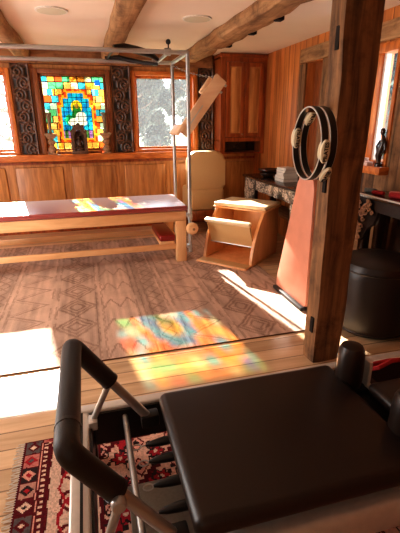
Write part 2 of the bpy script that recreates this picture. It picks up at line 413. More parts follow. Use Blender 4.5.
hewn_bar(-.74, -.56, -.2, 6.0, 2.27, ZC+.02, 1, .015, 60, 8).build('timber', M['hewn_y'], b3)

PA = math.radians(2)
post = thing('timber_post', 'rough hand-hewn square timber post standing from floor to ceiling', 'post', (1.412, 2.085, 0), PA)
pb_ = hewn_bar(-.106, .106, -.065, .065, 0, ZC+.01, 2, .010, 60, 11, soft=.012)
for v in pb_.bm.verts: v.co.x *= 1+.055*v.co.z; v.co.y *= 1+.05*v.co.z
pb_.build('post_shaft', M['hewn'], post, local=True)
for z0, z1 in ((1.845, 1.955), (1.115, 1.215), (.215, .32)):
    k_ = 1+.055*(z0+z1)/2; B().box(-.1125*k_, -.09*k_, -.04, -.01, z0, z1).build('mortise', M['hole'], post, local=True, label='dark block in place of a shaded mortise slot in the lit side of the post')
B().tube([(-.08, .0, 1.5555), (-.25, .0, 1.5575)], .012, 10).build('hanging_peg', M['hewn'], post, local=True)

# ------------------------------------------------------------------ ceiling speakers
def cspk(x, y, label):
    t = thing('ceiling_speaker', label, 'speaker', (x, y, ZC-.012), 0, 'round speakers in the ceiling')
    B().lathe([(.118, 0), (.13, .002), (.13, .012), (.105, .012)], n=32).build('trim_ring', M['white_trim'], t, local=True)
    B().lathe([(.0, -.006), (.06, -.005), (.116, .0), (.117, .008)], n=32).build('grille', M['grille'], t, local=True)
cspk(-.16, 4.03, 'round flush ceiling speaker above the left bed, left of the flat sawn beam')
cspk(1.08, 4.02, 'round flush ceiling speaker between the flat beam and the log beam')

# ------------------------------------------------------------------ stained glass
def sg(u, v):
    W, H = .79, .90
    n = len(u); c = np.zeros((n, 3)); r = np.random.default_rng(3)
    pal = [lin(248, 168, 74), lin(255, 205, 120), lin(246, 228, 180), lin(90, 188, 196), lin(120, 200, 140), lin(236, 116, 62), lin(150, 210, 235), lin(252, 190, 96), lin(206, 228, 196)]
    cw, chh = .095, .085
    iy = (v/chh).astype(int); off = np.array([0, .04, .02, .06, .01, .05, .03, .0, .045, .02, .03, .02])[np.clip(iy, 0, 11)]
    ix = ((u+off)/cw).astype(int)
    idx = r.integers(0, len(pal), (40, 40))
    c[:] = np.array(pal)[idx[iy, ix]]
    lead = (((u+off) % cw) < .0105) | ((v % chh) < .0105)
    # pale blue/teal toward the sides and the low left
    side = (u < .12) | (u > W-.12)
    mix = (idx[iy, ix] % 3 == 0) & side; c[mix] = lin(90, 190, 200)
    # stepped red-orange frame
    cx = W*.52
    def step(du, v, grow):
        half = np.where(v > .72+grow, -1, np.where(v > .65+grow, .10+grow, np.where(v > .55+grow, .17+grow, .20+grow)))
        return (np.abs(du) < half) & (v > .14-grow)
    du = u-cx
    fr = step(du, v, .055); inn = step(du, v, .02); blue = step(du, v, 0)
    c[fr] = lin(226, 96, 40); k = fr & ((((u*30).astype(int)+(v*30).astype(int)) % 3) == 0); c[k] = lin(250, 176, 60)
    c[inn] = lin(250, 180, 70)
    c[blue] = np.where(((((u/.045).astype(int))*3+((v/.045).astype(int))*5) % 4)[blue, None] < 2, lin(24, 160, 205)[None], lin(60, 200, 215)[None])
    lead = (lead & ~fr) | (blue & (((u % .06) < .0075) | ((v % .06) < .0075)))
    low = blue & (v < .25); c[low] = np.where((u*22).astype(int)[low, None] % 2 == 0, lin(190, 140, 190)[None], lin(110, 150, 90)[None])
    lead |= fr & ~step(du, v, .048)
    # halo, figure, pale flower
    ha = ((du/.075)**2+((v-.545)/.085)**2) < 1; c[ha] = lin(255, 220, 40)
    fig = (np.abs(du) < .035+.06*np.clip((.58-v)/.22, 0, 1)) & (v < .58) & (v > .36); c[fig] = lin(70, 150, 70)
    fc = ((du/.03)**2+((v-.56)/.035)**2) < 1; c[fc] = lin(196, 160, 70)
    fl = (((du-.05)/.07)**2+((v-.42)/.07)**2) < 1; c[fl] = lin(245, 240, 220)
    fl2 = ((du/.125)**2+((v-.35)/.06)**2) < 1; c[fl2] = lin(255, 248, 225)
    gr = (((du+.11)/.05)**2+((v-.38)/.07)**2) < 1; c[gr & ~fl2] = lin(60, 170, 110)
    c[lead] *= .12
    st = (np.abs(u-.71) < .035) & (np.abs(v-.85) < .035); c[st] = lin(20, 110, 190)
    return np.clip(c**1.35, .01, 1)
sgt = thing('stained_glass_panel', 'colourful leaded stained glass panel set in the middle window', 'stained glass', (-.075, YB+.03, ZS+.04))
g0 = (-.475, 0, 0)
painted('leaded_glass', sg, .79, .93, .0075, M['stained'], (-.395, 0, .02), (1, 0, 0), (0, 0, 1), sgt)
b = B(); t = .022
b.box(-.42, -.392, -.014, .012, 0, .97, bevel=.003); b.box(.392, .42, -.014, .012, 0, .97, bevel=.003)
b.box(-.392, .392, -.014, .012, 0, .024, bevel=.003); b.box(-.392, .392, -.014, .012, .946, .97, bevel=.003)
b.build('panel_frame', M['dark_frame'], sgt, local=True)

# ------------------------------------------------------------------ carved panels
def carve(seed, w, amp=.022):
    r = np.random.default_rng(seed)
    def f(u, v):
        h = np.zeros_like(u)
        n = int(1.2/.14)+1
        for i in range(n):
            cx = w*(.33 if i % 2 else .67); cy = .07+i*.135; s = 1 if i % 2 else -1
            dx, dy = u-cx, v-cy; rr = np.hypot(dx, dy)+1e-6; a = np.arctan2(dy, dx*s)
            sp = np.cos(a+rr*150)*np.clip(1-rr/.10, 0, 1)**.5
            h = np.maximum(h, np.where(rr < .10, .5+.5*sp, 0))
            for k in range(3):
                lx, ly = cx-s*(.03+.02*k), cy+.05*(k-1); th = r.uniform(0, PI)
                ex = (u-lx)*math.cos(th)+(v-ly)*math.sin(th); ey = -(u-lx)*math.sin(th)+(v-ly)*math.cos(th)
                q = 1-(ex/.04)**2-(ey/.015)**2; h = np.maximum(h, np.clip(q, 0, 1)**.5*.95)
        stem = np.abs(u-w/2-.28*w*np.sin(v/.27*2*PI)); h = np.maximum(h, np.clip(1-stem/.013, 0, 1)**.5)
        edge = np.minimum(np.minimum(u, w-u), .1); h = np.where(edge < .014, .9, h)
        return h*amp
    return f
def relief_shade(f, amp, lo, hi):  # relief shading put into the colour: recesses dark, raised parts light
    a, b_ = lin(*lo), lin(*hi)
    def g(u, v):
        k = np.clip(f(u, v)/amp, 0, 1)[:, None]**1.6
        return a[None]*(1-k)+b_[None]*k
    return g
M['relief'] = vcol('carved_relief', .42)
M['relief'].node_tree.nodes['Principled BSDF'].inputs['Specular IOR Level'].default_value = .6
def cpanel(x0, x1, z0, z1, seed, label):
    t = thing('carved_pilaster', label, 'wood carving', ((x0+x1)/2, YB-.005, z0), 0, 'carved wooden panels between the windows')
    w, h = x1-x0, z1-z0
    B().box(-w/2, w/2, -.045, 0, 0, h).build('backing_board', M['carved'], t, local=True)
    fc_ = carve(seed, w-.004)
    painted('scroll_carving', relief_shade(fc_, .022, (16, 9, 6), (112, 74, 50)), w-.004, h, .0085, M['relief'], (-w/2+.002, -.046, 0), (1, 0, 0), (0, 0, 1), t, hfn=fc_, nrm=(0, -1, 0))
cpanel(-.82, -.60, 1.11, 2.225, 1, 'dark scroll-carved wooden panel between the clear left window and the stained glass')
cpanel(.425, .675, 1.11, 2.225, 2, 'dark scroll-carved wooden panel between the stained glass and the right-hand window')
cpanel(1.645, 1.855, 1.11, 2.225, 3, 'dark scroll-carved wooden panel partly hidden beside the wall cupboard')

# ------------------------------------------------------------------ sill ornaments
def candlestick(x, label):
    t = thing('candlestick', label, 'candlestick', (x, YB-.085, 1.10), 0, 'pair of candlesticks on the sill')
    k = 1.1
    B().box(-.062, .062, -.04, .04, 0, .02, bevel=.005).lathe([(.034, .02), (.05, .05), (.052, .075), (.03, .105), (.024, .12), (.045, .145), (.048, .165), (.026, .195), (.03, .205)], n=18, sx=1.1, sy=.75).build('baluster', M['bronze'], t, local=True)
    B().prism([(-.035, .2), (.035, .2), (.078, .255), (.078, .272), (-.078, .272), (-.078, .255)], 1, -.042, .042, bevel=.004).build('drip_tray', M['bronze'], t, local=True)
    B().lathe([(.03, .272), (.018, .30), (.022, .40), (.032, .50), (.04, .53), (.034, .535), (.0, .53)], n=14, sy=.85).build('candle_cup', M['candle'], t, local=True)
candlestick(-.425, 'dark carved candlestick on the sill left of the shrine')
candlestick(.292, 'dark carved candlestick on the sill right of the shrine')
t = thing('shrine_figure', 'small dark arched shrine with a seated carved figure before the stained glass', 'figurine', (-.065, YB-.09, 1.10))
B().box(-.108, .108, -.048, .05, 0, .045, bevel=.006).build('shrine_base', M['shrine'], t, local=True)
arch = [(.105*math.cos(a), .24+.145*math.sin(a)) for a in np.linspace(0, PI, 15)]
inn = [(.062*math.cos(a), .225+.085*math.sin(a)) for a in np.linspace(PI, 0, 15)]
b = B()
A = [(-.105, .045)] + [(-x, z) for x, z in arch] + [(.105, .045)]
I = [(-.062, .045)] + [(x, z) for x, z in inn] + [(.062, .045)]
va = [[b.bm.verts.new((x, y, z)) for x, z in A] for y in (-.04, .04)]; vi = [[b.bm.verts.new((x, y, z)) for x, z in I] for y in (-.04, .04)]
for i in range(len(A)-1):
    b.bm.faces.new((va[0][i], va[0][i+1], vi[0][i+1], vi[0][i])); b.bm.faces.new((va[1][i+1], va[1][i], vi[1][i], vi[1][i+1]))
    b.bm.faces.new((va[0][i], va[1][i], va[1][i+1], va[0][i+1])); b.bm.faces.new((vi[0][i], vi[0][i+1], vi[1][i+1], vi[1][i]))
b.box(-.105, .105, .03, .042, .045, .30)
for i in range(5):
    a = PI*(.12+.19*i); b.ball((.1*math.cos(a), 0, .245+.14*math.sin(a)), .02, u=8, v=6)
b.build('arch', M['shrine'], t, local=True)
b = B(); b.lathe([(.05, .045), (.056, .06), (.05, .085), (.028, .1), (.034, .14), (.036, .165), (.016, .185), (.014, .195)], (0, -.01, 0), n=14, sy=.6)
b.ball((0, -.012, .215), .024).ball((0, -.012, .243), .012)
for s in (-1, 1): b.tube([(s*.034, -.012, .165), (s*.05, -.02, .12), (s*.02, -.04, .105)], [.012, .011, .009], 8).ball((s*.038, -.03, .075), .02, (1.2, 1, .6))
b.build('seated_figure', M['carved_mid'], t, local=True)

# ------------------------------------------------------------------ Cadillac bed
CX0, CX1, CY0, CY1 = -1.36, 1.0, 4.245, 5.03
cad = thing('pilates_tower_bed', 'long maple exercise bed with red-edged mat and tall steel tube frame', 'exercise bed', (-.18, 4.63, 0))
for x in (CX0, CX1-.115):
    for y in (CY0, CY1-.09): B().box(x, x+.115, y, y+.09, .0118, .5, bevel=.008).build('leg', M['maple_z'], cad)
for y in (CY0, CY1-.045): B().box(CX0, CX1, y, y+.045, .478, .59, bevel=.008).build('side_rail', M['maple'], cad)
for x in (CX0, CX1-.045): B().box(x, x+.045, CY0+.045, CY1-.045, .478, .588, bevel=.006).build('end_rail', M['maple'], cad)
for y in (CY0+.02, CY1-.06): B().box(CX0+.115, CX1-.115, y, y+.04, .158, .222, bevel=.006).build('lower_rail', M['maple'], cad)
for x in (CX0+.03, CX1-.085): B().box(x, x+.05, CY0+.09, CY1-.09, .158, .222, bevel=.006).build('lower_end_rail', M['maple'], cad)
B().box(CX0+.045, CX1-.045, CY0+.045, CY1-.045, .57, .592).build('deck', M['maple'], cad)
b = B(); b.box(CX0-.005, CX1+.018, CY0-.012, CY1+.012, .592, .648, bevel=.018, seg=3)
M['mat_vinyl'] = plain('glossy_mat_vinyl', (150, 40, 36), .38, scale=180, bump=.08, vary=.08, coat=1, spec=1)
pb = M['mat_vinyl'].node_tree.nodes['Principled BSDF']; pb.inputs['Coat Roughness'].default_value = .32; pb.inputs['Sheen Weight'].default_value = .55; pb.inputs['Sheen Roughness'].default_value = .35
mat = b.build('mat', M['mat_vinyl'], cad)
TR = .0205
TF, TB = CY0-.03, CY1-.08
for x in (CX0-.03, CX1+.035):
    for y in (TF, TB): B().tube([(x, y, .13), (x, y, 2.13)], TR, 12).build('tower_post', M['steel'], cad)
for y in (TF, TB): B().tube([(CX0-.05, y, 2.13), (CX1+.035, y, 2.13)], TR, 12).build('canopy_tube', M['steel'], cad)
for x in (CX0-.03, CX1+.035): B().tube([(x, TF, 2.13), (x, TB, 2.13)], TR, 12).build('canopy_crossbar', M['steel'], cad)
sl = B().tube([(.84, TF, 2.118), (.84, TB, 2.118)], .016, 10).build('slider_bar', M['steel'], cad)
for y in (TF, TB): B().lathe([(.032, -.03), (.034, -.02), (.034, .02), (.032, .03)], (.84, y, 2.13), 14, rot=roty(PI/2)).build('slider_clamp', M['steel'], sl)
k = B().tube([(.85, TF, 2.13), (.85, TF, 2.20)], .006, 8).build('knob_stem', M['black_metal'], cad)
B().ball((.85, TF, 2.215), .024).build('clamp_knob', M['rubber'], k)
for y in (TF, TB):
    for z in (.55, .2): B().box(CX1-.002, CX1+.05, y-.028, y+.05, z-.02, z+.02, bevel=.004).build('post_bracket', M['steel'], cad)
B().tube([(CX1+.035, TF, .5), (CX1+.035, TF, .62)], .026, 12).build('post_collar', M['steel'], cad)
b = B().lathe([(.02, -.045), (.05, -.04), (.065, -.02), (.068, 0), (.065, .02), (.05, .04), (.02, .045)], (CX1+.05, TF-.035, .405), 20, rot=rotx(PI/2))
kn = b.build('pulley_wheel', M['maple'], cad)
B().lathe([(.014, -.005), (.014, .005)], (CX1+.058, TF-.082, .405), 14, rot=rotx(PI/2)).build('hub_hole', M['hewn'], kn)
# things on the bed
t = thing('padded_board', 'red padded board lying across the lower rails of the bed', 'padded board', (.78, 4.55, .222))
B().box(.70, .865, 4.27, 4.85, .222, .255, bevel=.005).build('board', M['maple'], t)
B().box(.70, .88, 4.26, 4.86, .255, .325, bevel=.02, seg=3).build('pad', M['red_vinyl'], t)
# tilted wooden board hung from the tower with its chain
t = thing('tilted_board', 'pale maple board hanging tilted from the tower posts by a chain', 'board', (1.23, 4.58, 1.40))
ang = math.atan2(.50, .385); L = .66
R_ = roty(-ang); pv = (1.0, 0, 1.40)
YP = TF+.055
def tb(x0, x1, y0, y1, z0, z1, bev=.004): return B().box(pv[0]+x0, pv[0]+x1, y0, y1, pv[2]+z0, pv[2]+z1, bevel=bev, rot=R_, piv=pv)
tb(-.02, L, YP, YP+.035, -.068, .068, .006).build('wide_plank', M['pale_wood'], t)
tb(.10, .33, YP-.003, YP+.002, -.006, .006, .0).build('slot', M['paper'], t, label='pale slit along the middle of the board')
tb(L-.24, L-.06, YP+.035, YP+.09, .055, .10, .005).build('upper_batten', M['pale_wood'], t)
tb(-.06, .06, YP-.02, YP+.36, .03, .065, .006).build('lower_batten', M['pale_wood'], t)
for x in (L-.04, L-.12): tb(x, x+.022, YP+.005, YP+.027, -.092, -.066, .003).build('bolt', M['steel'], t)
b = B(); a0 = V((1.035, TB-.02, 2.10)); a1 = V((1.40, TF+.09, 1.93))
for i in range(16):
    c = a0.lerp(a1, (i+.5)/16)+V((0, 0, -.03*math.sin(PI*(i+.5)/16))); d = (a1-a0).normalized()
    n1 = d.cross(V((0, 1, 0))).normalized() if i % 2 else V((0, 1, 0))
    b.loop([c+d*.017*math.cos(q)+n1*.009*math.sin(q) for q in np.linspace(0, 2*PI, 9)[:-1]], .003, 5)
b.build('chain', M['steel'], t)
# black fuzzy trapeze sling
t = thing('trapeze_sling', 'black padded trapeze sling and bar lying across the overhead tubes', 'sling', (.55, 4.5, 2.1))
p = [(.34, TF+.02, 2.158), (.44, TF+.06, 2.165), (.56, TF+.12, 2.155), (.70, TF+.22, 2.14), (.80, TF+.33, 2.11)]
B().tube(p, [.02, .034, .036, .034, .02], 10).build('padded_loop', M['foam_grip'], t)
p = [(.30, TB, 2.163), (.44, TB-.02, 2.168), (.56, TB-.04, 2.14), (.72, TB-.12, 2.105), (.84, TB-.18, 2.09)]
B().tube(p, [.014, .022, .024, .022, .014], 10).build('padded_loop', M['foam_grip'], t)
B().tube([(.36, TF+.03, 2.158), (.32, TB, 2.158)], .013, 8).build('trapeze_bar', M['black_metal'], t)

# ------------------------------------------------------------------ tan chair at the wall
t = thing('upholstered_chair', 'tan upholstered chair with tall rounded back against the wainscot', 'chair', (1.58, 5.55, 0))
def rbox(x0, x1, y0, y1, z0, z1, bev, seg=4): return B().box(x0, x1, y0, y1, z0, z1, bevel=bev, seg=seg)
def rrect(x0, x1, z0, z1, r, rb, n=6):
    o = []
    for cx, cz, a0, q in ((x1-r, z1-r, 0, r), (x0+r, z1-r, PI/2, r), (x0+rb, z0+rb, PI, rb), (x1-rb, z0+rb, 1.5*PI, rb)):
        o += [(cx+q*math.cos(a0+PI/2*i/n), cz+q*math.sin(a0+PI/2*i/n)) for i in range(n+1)]
    return o
B().prism(rrect(1.325, 1.845, .63, 1.13, .13, .04), 1, 5.42, 5.60, bevel=.035, seg=3).build('back_cushion', M['tan_vinyl'], t)
rbox(1.335, 1.835, 5.41, 5.92, .325, .635, .045).build('seat_cushion', M['tan_vinyl'], t)
b = B(); b.box(1.34, 1.83, 5.43, 5.90, .185, .33, bevel=.008); b.build('plinth', M['cherry'], t)
for x in (1.36, 1.76):
    for y in (5.45, 5.83): B().box(x, x+.05, y, y+.05, 0, .19, bevel=.005).build('leg', M['cherry'], t)

# ------------------------------------------------------------------ wall cupboard
t = thing('wall_cupboard', 'reddish wooden wall cupboard with two raised panel doors and open shelf below', 'cupboard', (2.22, 5.95, 1.1))
x0, x1, yf = 1.875, 2.545, 5.76
b = B(); b.box(x0, x0+.02, yf, YB-.03, 1.09, 2.33); b.box(x1-.02, x1, yf, YB-.03, 1.09, 2.33); b.box(x0, x1, yf, YB-.03, 2.31, 2.33); b.box(x0, x1, yf, YB-.03, 1.235, 1.26); b.box(x0, x1, yf, YB-.03, 1.065, 1.085)
b.build('carcass', M['cherry'], t)
B().box(x0+.02, x1-.02, YB-.06, YB-.04, 1.085, 2.31).build('back', M['lacquer'], t)  # dark colour stands in for the shade inside the open niche
b = B(); b.box(x0, x0+.07, yf-.02, yf, 1.065, 2.33); b.box(x1-.05, x1, yf-.02, yf, 1.065, 2.33); b.box(x0+.07, x1-.05, yf-.02, yf, 2.27, 2.33); b.box(x0+.07, x1-.05, yf-.02, yf, 1.235, 1.29)
b.build('face_frame', M['cherry'], t)
B().box(x0-.02, x1, yf-.045, YB-.03, 2.325, 2.37, bevel=.01).build('cornice', M['cherry'], t)
mid = (x0+.07+x1-.05)/2
for a, c in ((x0+.072, mid-.003), (mid+.003, x1-.052)):
    b = B(); s = .055
    b.box(a, a+s, yf-.04, yf-.02, 1.295, 2.265, bevel=.004); b.box(c-s, c, yf-.04, yf-.02, 1.295, 2.265, bevel=.004)
    b.box(a+s, c-s, yf-.04, yf-.02, 1.295, 1.295+s, bevel=.004); b.box(a+s, c-s, yf-.04, yf-.02, 2.265-s, 2.265, bevel=.004)
    d = b.build('door', M['cherry'], t)
    B().box(a+s, c-s, yf-.03, yf-.018, 1.295+s, 2.265-s).box(a+s+.02, c-s-.02, yf-.038, yf-.026, 1.37, 2.19, bevel=.008).build('door_panel', M['pine_panel'], d)
    if a < mid-.1: B().lathe([(.006, 0), (.008, .012), (.016, .02), (.012, .03), (0, .032)], (c-.03, yf-.04, 1.335), 12, rot=rotx(PI/2)).build('knob', M['bronze'], d)

# ------------------------------------------------------------------ low exercise chair (Wunda style)
wa = math.atan2(3.800-4.245, 1.535-2.045)     # direction the chair faces
w = thing('pedal_chair', 'low maple exercise chair with cream padded top and open hinged pedal', 'exercise chair', (1.665, 4.285, .0115), wa)
# local: +x forward, y across, footprint x -.335..+.335, y -.31..+.31
ZT2 = .555; xb, xf = -.33, .335
prof = [(xb, .02), (xf, .02)] + [(xf-.015, .10), (xf-.05, .22), (xf-.11, .34), (xf-.18, .44), (xf-.25, .52), (xf-.28, ZT2)] + [(xb, ZT2)]
for s in (-1, 1):
    y = s*.295
    B().prism(prof, 1, y-.018, y+.018, bevel=.005).build('side_panel', M['birch'], w, local=True)
B().box(xb, xb+.02, -.277, .277, .02, ZT2, bevel=.003).build('back_panel', M['birch'], w, local=True)
b = B().box(xb-.02, xf-.25, -.335, .335, ZT2, ZT2+.018, bevel=.004); b.build('seat_board', M['birch'], w, local=True)
B().box(xb-.015, xf-.255, -.33, .33, ZT2+.018, ZT2+.062, bevel=.018, seg=3).build('seat_pad', M['cream_vinyl'], w, local=True)
B().box(xb, xf+.14, -.315, .315, 0, .02, bevel=.006).build('base_board', M['birch'], w, local=True)
B().box(xf+.0, xf+.13, -.30, .30, .02, .024).build('base_mat', M['tan_vinyl'], w, local=True)
pr = roty(math.radians(24))
ped = B().box(-.012, .012, -.27, .27, .0, .30, bevel=.006, rot=pr, piv=(0, 0, 0)); ped.bm.transform(Matrix.Translation((xf-.13, 0, .185)))
ped = ped.build('pedal', M['tan_vinyl'], w, local=True)
b = B().box(-.03, .03, -.285, .285, .285, .325, bevel=.014, seg=3, rot=pr, piv=(0, 0, 0)); b.bm.transform(Matrix.Translation((xf-.13, 0, .185)))
b.build('pedal_pad', M['cream_vinyl'], ped, local=True)
B().tube([(xf-.12, -.28, .19), (xf-.12, .28, .19)], .01, 8).build('hinge_rod', M['steel'], w, local=True)

# ------------------------------------------------------------------ carved side tables
def relief(w, h, seed, base=None):
    r = np.random.default_rng(seed); cs = [(r.uniform(0, w), r.uniform(0, h), r.choice([-1, 1]), r.uniform(.045, .075)) for _ in range(int(w*h/.004)+4)]
    def f(u, v):
        o = np.zeros_like(u)
        for cx, cy, s, R in cs:
            dx, dy = u-cx, v-cy; rr = np.hypot(dx, dy)+1e-6; a = np.arctan2(dy, dx*s)
            o = np.maximum(o, np.where(rr < R, (.5+.5*np.cos(a*1+rr*170))*np.clip(1.3-rr/R, 0, 1), 0))
        return o*.014
    return f
t = thing('carved_console', 'long dark carved console table along the right wall behind the pedal chair', 'console table', (2.3, 4.55, 0))
cx0, cx1, cy0, cy1, ct = 2.08, 2.535, 3.62, 5.26, .83
B().box(cx0-.03, cx1, cy0-.03, cy1+.03, ct-.03, ct, bevel=.006).build('table_top', M['lacquer'], t)
b = B(); b.box(cx0, cx0+.02, cy0, cy1, ct-.16, ct-.03); b.box(cx0+.02, cx1, cy1-.02, cy1, ct-.16, ct-.03); b.box(cx0+.02, cx1, cy0, cy0+.02, ct-.16, ct-.03)
ap = b.build('apron', M['carved'], t)
def wpaint(name, w_, h_, org, ux, uy, seed, parent, nrm, root):
    fr_ = relief(w_, h_, seed); o = painted(name, relief_shade(fr_, .014, (26, 17, 12), (226, 200, 174)), w_, h_, .006, M['relief'], tuple(V(org)-V(root.location)), ux, uy, parent, hfn=fr_, nrm=nrm); return o
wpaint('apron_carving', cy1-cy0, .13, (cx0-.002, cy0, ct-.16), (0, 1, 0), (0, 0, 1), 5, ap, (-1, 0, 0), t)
for y0, y1 in ((cy1-.34, cy1), (cy0, cy0+.3)):
    lg = B().box(cx0+.005, cx0+.05, y0 if y0 > 4.5 else y0, y1, .42, ct-.16).build('corner_bracket', M['carved'], t)
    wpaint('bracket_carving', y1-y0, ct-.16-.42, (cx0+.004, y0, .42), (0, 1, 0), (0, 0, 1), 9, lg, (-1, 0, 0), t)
for y in (cy0+.03, cy1-.11):
    for x in (cx0+.06, cx1-.09): B().box(x, x+.07, y, y+.07, 0, ct-.03, bevel=.008).build('leg', M['lacquer'], t)
B().box(cx0+.14, cx1-.02, cy0+.06, cy1-.06, .40, .43, bevel=.004).build('lower_shelf', M['hewn_y'], t)

# dishes and books on the console
def bowl(x, y, z, r, h, name, label):
    o = B().lathe([(r*.55, 0), (r*.85, h*.35), (r, h*.8), (r, h), (r*.92, h), (r*.6, h*.35), (0, h*.25)], (0, 0, 0), 24).build(name, M['bowl'], None)
    o.location = (x, y, z); return tag(o, label, 'bowl', 'dark dishes on the console')
bowl(2.27, 4.93, .83, .115, .05, 'shallow_bowl', 'lower dark wooden bowl on the far half of the console')
bowl(2.27, 4.93, .877, .135, .05, 'shallow_bowl', 'upper dark wooden bowl, stacked in the other bowl on the console')
zz = .83
bk = [('book_grey', .235, .19, .038, .0, 'grey-covered book at the bottom of the stack on the carved console'), ('paper', .22, .185, .032, .05, 'second book from the bottom in the stack on the carved console'),
      ('book_white', .21, .17, .034, -.06, 'third book from the bottom in the stack on the carved console'), ('book_grey', .20, .165, .03, .04, 'grey book second from the top of the console stack'), ('book_white', .195, .155, .026, .1, 'white book on the top of the console stack')]
for m_, l_, w_, h_, a_, lab in bk:
    t = thing('book', lab, 'book', (2.28, 4.45, zz), a_, 'books stacked on the console')
    B().box(-w_/2+.004, w_/2-.003, -l_/2+.004, l_/2-.004, .003, h_-.003).build('page_block', M['paper'], t, local=True)
    b = B(); b.box(-w_/2, w_/2, -l_/2, l_/2, 0, .003); b.box(-w_/2, w_/2, -l_/2, l_/2, h_-.003, h_); b.box(w_/2-.003, w_/2, -l_/2, l_/2, .003, h_-.003)
    b.build('cover', M[m_], t, local=True)
    zz += h_

# second table, turned towards the room, right of the post
T2X = 2.27
d2 = V((0, -1, 0)); a2 = math.atan2(d2.y, d2.x)   # local +x runs along the front edge toward the camera
t = thing('carved_table', 'dark lacquered carved table by the narrow window, right of the post', 'table', (T2X, 3.02, 0), a2)
# local: front edge on y=0, depth toward +y (the wall side)
B().box(-.02, 1.25, -.02, .26, .885, .92, bevel=.005).build('table_top', M['lacquer'], t, local=True)
B().box(-.015, 1.24, -.026, -.019, .908, .92).build('edge_band', M['alu'], t, local=True)
ap = B().box(.0, 1.2, 0, .02, .79, .885).build('apron', M['carved'], t, local=True)
bpoly = [(-.06, .50), (.03, .50), (.10, .56), (.15, .64), (.21, .68), (.25, .79), (-.06, .79)]
B().box(-.04, 1.2, .235, .25, .05, .885).build('back_panel', M['lacquer'], t, local=True)  # dark sheet added to stand in for the shade under the table
br = B().prism(bpoly, 1, .0, .03).build('corner_bracket', M['carved'], t, local=True)
b = B(); r = random.Random(4)
for i in range(46):
    z = r.uniform(.51, .87); xm = .05+.22*max(0, (z-.52)/.38)**.9; x = r.uniform(-.04, max(.0, xm))
    R0 = r.uniform(.018, .034); s = r.choice((-1, 1)); pts = [(x+R0*(1-k*.09)*math.cos(s*k*.75), -.012-.004*(i % 3), z+R0*(1-k*.09)*math.sin(s*k*.75)) for k in range(9)]
    b.tube(pts, [.0085]*8+[.004], 6)
b.build('scroll_carving', M['carved_light'], br, local=True)
for x in (.0, 1.14): B().box(x, x+.07, .03, .10, 0, .885, bevel=.006).build('leg', M['lacquer'], t, local=True)
for x in (.0, 1.14): B().box(x, x+.07, .18, .24, 0, .885, bevel=.006).build('leg', M['lacquer'], t, local=True)
def on2(x, y): c = V((T2X, 3.02, 0)); return c + rotz(a2) @ V((x, y, 0))
def roll(x, y, r, l, mat, label, az=0, sq=.8):
    p = on2(x, y); R0 = rotz(a2+az)
    o = B().lathe([(r*.3, -l/2), (r*.85, -l/2+.004), (r, -l/2+.02), (r*1.03, 0), (r, l/2-.02), (r*.85, l/2-.004), (r*.3, l/2)], (0, 0, 0), 16, sx=sq, rot=roty(PI/2)).build('rolled_cloth', M[mat], None)
    o.rotation_euler = (0, 0, a2+az); o.location = (p.x, p.y, .92+r*sq); return tag(o, label, 'rolled cloth', 'rolled cloths on the carved table')
roll(.03, .07, .024, .10, 'grey_cloth', 'grey rolled cloth at the far end of the carved table', .5)
roll(.16, .05, .022, .11, 'red_cloth', 'small dark red rolled cloth beside the grey one on the carved table', .3)
roll(.245, .15, .024, .10, 'pink_cloth', 'pale pink rolled cloth in the middle of the carved table', .7)
roll(.36, .08, .028, .15, 'red_cloth', 'largest red rolled cloth, nearest the camera on the carved table', .35)
# figurine and blocks on the deep sill
t = thing('figurine', 'slender dark carved figurine standing on the narrow window ledge', 'figurine', (2.495, 3.13, 1.12))
b = B(); b.lathe([(.034, 0), (.034, .02), (.02, .035)], n=14); b.build('plinth', M['lacquer'], t, local=True)
b = B(); b.tube([(0, 0, .03), (.0, .012, .09), (0, -.01, .15), (0, -.028, .20), (0, -.02, .245), (0, -.006, .27)], [.018, .03, .032, .026, .016, .012], 12)
b.ball((0, -.004, .295), .027, (.8, .9, 1.15)); b.tube([(0, .01, .22), (0, .05, .17), (0, .03, .10)], [.011, .011, .009], 8).tube([(0, -.04, .21), (0, -.06, .15), (0, -.02, .10)], [.011, .011, .009], 8)
b.build('body', M['lacquer'], t, local=True)
o = B().box(-.032, .032, -.075, .075, 0, .035, bevel=.004).build('pink_block', M['pink_stone'], None); o.location = (2.46, 3.27, 1.12); tag(o, 'lower pale pink block on the narrow window ledge', 'block', 'pale pink blocks on the ledge')
o = B().box(-.026, .026, -.04, .04, 0, .032, bevel=.004).build('pink_block', M['pink_stone'], None); o.location = (2.46, 3.29, 1.155); tag(o, 'small upper pale pink block stacked on the other on the ledge', 'block', 'pale pink blocks on the ledge')

# ------------------------------------------------------------------ tapered salmon board
t = thing('tapered_board', 'tall tapered salmon board with black base standing behind the post', 'board', (1.66, 3.0, 0))
prof = [(3.255, .03), (3.245, .10), (2.975, 1.04), (2.955, 1.085), (2.90, 1.105), (2.80, 1.105), (2.74, 1.08), (2.72, 1.02), (2.70, .06), (2.76, .02), (3.20, .012)]
B().prism(prof, 0, 1.63, 1.69, bevel=.012).build('board', M['salmon'], t)
b = B(); b.box(1.595, 1.718, 2.71, 3.25, .0118, .045, bevel=.012); b.build('base', M['rubber'], t)
B().box(1.69, 1.716, 2.80, 3.0, .04, .9, bevel=.004, rot=roty(math.radians(0))).build('rear_brace', M['maple_z'], t)

